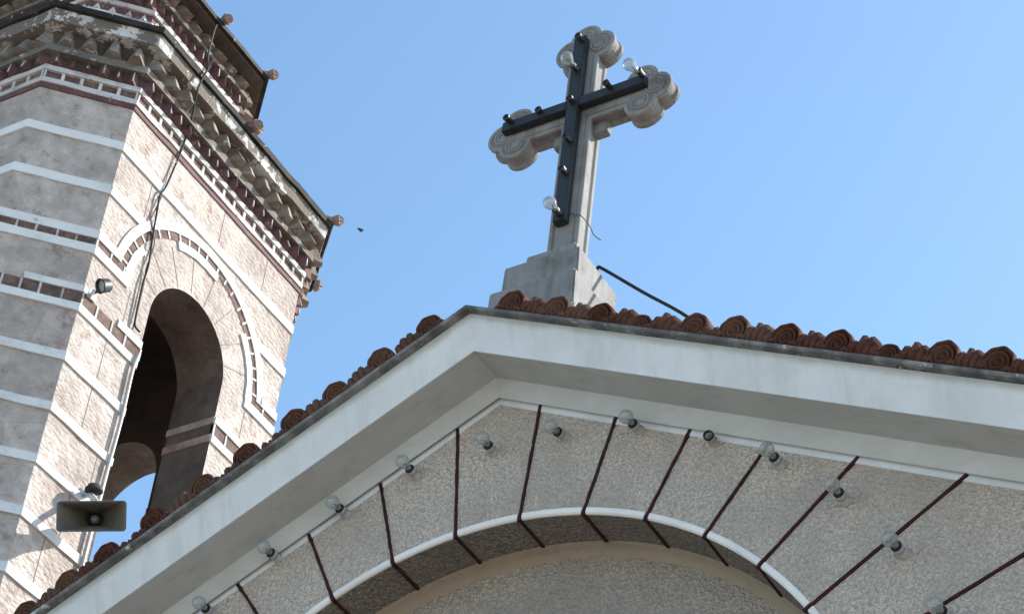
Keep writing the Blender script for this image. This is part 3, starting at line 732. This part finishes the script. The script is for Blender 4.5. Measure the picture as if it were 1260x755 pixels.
sec = [(.236, .103, .022, -.004), (.240, .107, .026, .004), (.234, .101, .024, .006), (.226, .094, .022, 0), (.205, .082, .03, -.03), (.160, .064, .03, -.08), (.10, .052, .03, -.15), (.058, .046, .035, -.22), (.042, .042, .04, -.28)]
for i in range(len(sec)-1): w.loft(rr_rect(*sec[i]), rr_rect(*sec[i+1]), 0, False, i > 2)
w.build('horn', 'horn', sp, fixn=False)
w = MB(); so = [(.236, .103, .022, -.004), (.212, .088, .03, -.036), (.166, .070, .03, -.085), (.106, .058, .03, -.153), (.064, .052, .035, -.222), (.062, .062, .06, -.30)]
for i in range(len(so)-1): w.loft(rr_rect(*so[i]), rr_rect(*so[i+1]), 0, False, i > 0)
w.add(rr_rect(*so[-1]), [tuple(range(28))]); w.build('horn_shell', 'hornlight', sp)
MB().lathe(mc-nn*.255, nn, [(0, .001), (0, .040), (.02, .036), (.07, .030), (.085, .018), (.09, .001)], 18).build('phase_plug', 'horndriver', sp)
MB().lathe(mc-nn*.42, nn, [(0, .001), (0, .06), (.01, .068), (.10, .068), (.118, .055), (.118, .001)], 22).build('driver', 'hornlight', sp)
w = MB(); bk = mc-nn*.30
wallp = Vector((-5.515, 3.06, 5.56))
w.tube([bk+vv*.06, bk+vv*.13, (-5.40, 3.03, 5.50), wallp+Vector((.01, 0, 0))], .022, 10); w.build('bracket', 'galv', sp)
MB().lathe(wallp, (1, 0, 0), [(0, .001), (0, .055), (.012, .055), (.014, .03), (.09, .03), (.09, .001)], 16).build('wall_plate', 'galv', sp)
MB().lathe(Vector((-5.39, 3.03, 5.53)), (.1, -.2, 1), [(0, .001), (0, .066), (.022, .066), (.022, .056), (.05, .048), (.05, .001)], 18).build('clamp', 'blackrub', sp)

# ------------------------------------------------------------------ floodlight on the tower corner
fl = thing('floodlight', (-5.517, 2.60, 7.12), 'small round black floodlight on a white arm at the tower corner', 'floodlight')
fc = Vector((-5.30, 2.53, 7.075)); fa = Vector((-.30, -.75, -.60)).normalized()
MB().lathe(fc-fa*.04, fa, [(0, .001), (0, .046), (.01, .052), (.075, .056), (.085, .060), (.085, .052), (.062, .048)], 22).build('housing', 'black', fl)
MB().lathe(fc+fa*.020, fa, [(0, .048), (.0, .001)], 22).build('lens', 'glassdisc', fl)
w = MB(); w.tube([(-5.513, 2.62, 7.14), (-5.42, 2.58, 7.10), fc-fa*.03], .013, 8); w.build('arm', 'black', fl)
w = MB(); w.box((-5.516, 2.575, 7.085), (-5.495, 2.66, 7.165)); w.tube([(-5.50, 2.60, 7.10), (-5.40, 2.53, 7.06)], .014, 6); w.build('bracket', 'band', fl)

# ------------------------------------------------------------------ cables
def smooth(pts, n_=6):
    P = [Vector(p) for p in pts]; out = []
    for i in range(len(P)-1):
        p0, p1, p2, p3 = P[max(i-1, 0)], P[i], P[i+1], P[min(i+2, len(P)-1)]
        for j in range(n_):
            t = j/n_; out.append(.5*((2*p1)+(-p0+p2)*t+(2*p0-5*p1+4*p2-p3)*t*t+(-p0+3*p1-3*p2+p3)*t**3))
    return out+[P[-1]]
c = MB().tube(smooth([(-6.02, 3.72, 11.60), (-5.95, 3.62, 11.40), (-5.45, 3.13, 10.3), (-5.317, 3.037, 10.0), (-5.317, 3.003, 9.841), (-5.33, 2.99, 9.66), (-5.44, 3.11, 9.5), (-5.487, 3.139, 9.207), (-5.487, 3.07, 8.689), (-5.487, 3.027, 8.539), (-5.487, 3.041, 8.351), (-5.487, 3.061, 8.116), (-5.487, 3.095, 7.837), (-5.487, 3.085, 7.63), (-5.487, 3.091, 7.48), (-5.487, 3.098, 7.326), (-5.487, 3.113, 7.213), (-5.487, 3.181, 7.199)]), .0085, 6).build('cable', 'blackrub', None, (-5.487, 3.18, 7.2))
tag(c, 'thick black cable hanging from the tower cornice down to the belfry arch', 'cable')
c = MB().tube(smooth([(-5.497, 3.063, 8.575), (-5.497, 3.014, 8.304), (-5.497, 3.013, 8.24), (-5.497, 3.11, 8.073), (-5.497, 3.09, 7.793), (-5.497, 3.106, 7.676), (-5.497, 3.114, 7.384), (-5.497, 3.109, 7.171)]), .006, 6).build('cable', 'wire', None, (-5.497, 3.11, 7.17))
tag(c, 'thin grey wire wandering over the arch hood beside the thick cable', 'cable')
c = MB().tube(smooth([(-5.48, 3.225, 7.0), (-5.487, 3.205, 6.833), (-5.487, 3.215, 6.338), (-5.487, 3.200, 5.781), (-5.487, 3.195, 5.339), (-5.487, 3.195, 4.989), (-5.487, 3.2, 4.2)]), .016, 8).build('conduit', 'conduit', None, (-5.487, 3.2, 4.2))
tag(c, 'grey conduit pipe running down the left jamb of the belfry opening', 'pipe')
c = MB().tube(smooth([(.125, .50, 3.44), (.148, .485, 3.485), (.158, .48, 3.495), (.19, .476, 3.47), (.42, .465, 3.228), (.66, .46, 2.985), (.86, .48, 2.73), (.95, .50, 2.27)]), .009, 6).build('cable', 'blackrub', None, (.95, .5, 2.27))
tag(c, 'black cable slanting from the cross pedestal down to the tiled roof', 'cable')
c = MB().tube(smooth([(.02, .375, 3.83), (.070, .374, 3.79), (.105, .374, 3.765), (.128, .42, 3.73), (.15, .43, 3.67), (.19, .43, 3.62)]), .0028, 5).build('wire', 'wire', None, (.02, .375, 3.83))
tag(c, 'thin loose wire curling round the foot of the cross shaft', 'wire')

# ------------------------------------------------------------------ small bird far away
bd = MB(); p = Vector((-5.19, 5.29, 9.97)); p = Vector((4.09, -6.226, -3.581))+(p-Vector((4.09, -6.226, -3.581)))*1.6
bd.lathe(p, (1, .3, 0), [(-.03, .001), (-.015, .009), (.006, .010), (.024, .006), (.034, .001)], 8)
for sg in (1, -1):
    bd.loft([p+Vector((.04, 0, .01)), p+Vector((-.03, 0, .01)), p+Vector((-.03, 0, .02)), p+Vector((.04, 0, .02))],
            [p+Vector((-.03, sg*.035, .05)), p+Vector((-.06, sg*.035, .05)), p+Vector((-.06, sg*.035, .055)), p+Vector((-.03, sg*.035, .055))])
o = bd.build('bird', 'bird', None, tuple(p)); tag(o, 'tiny dark bird in the blue sky right of the tower cornice', 'bird')
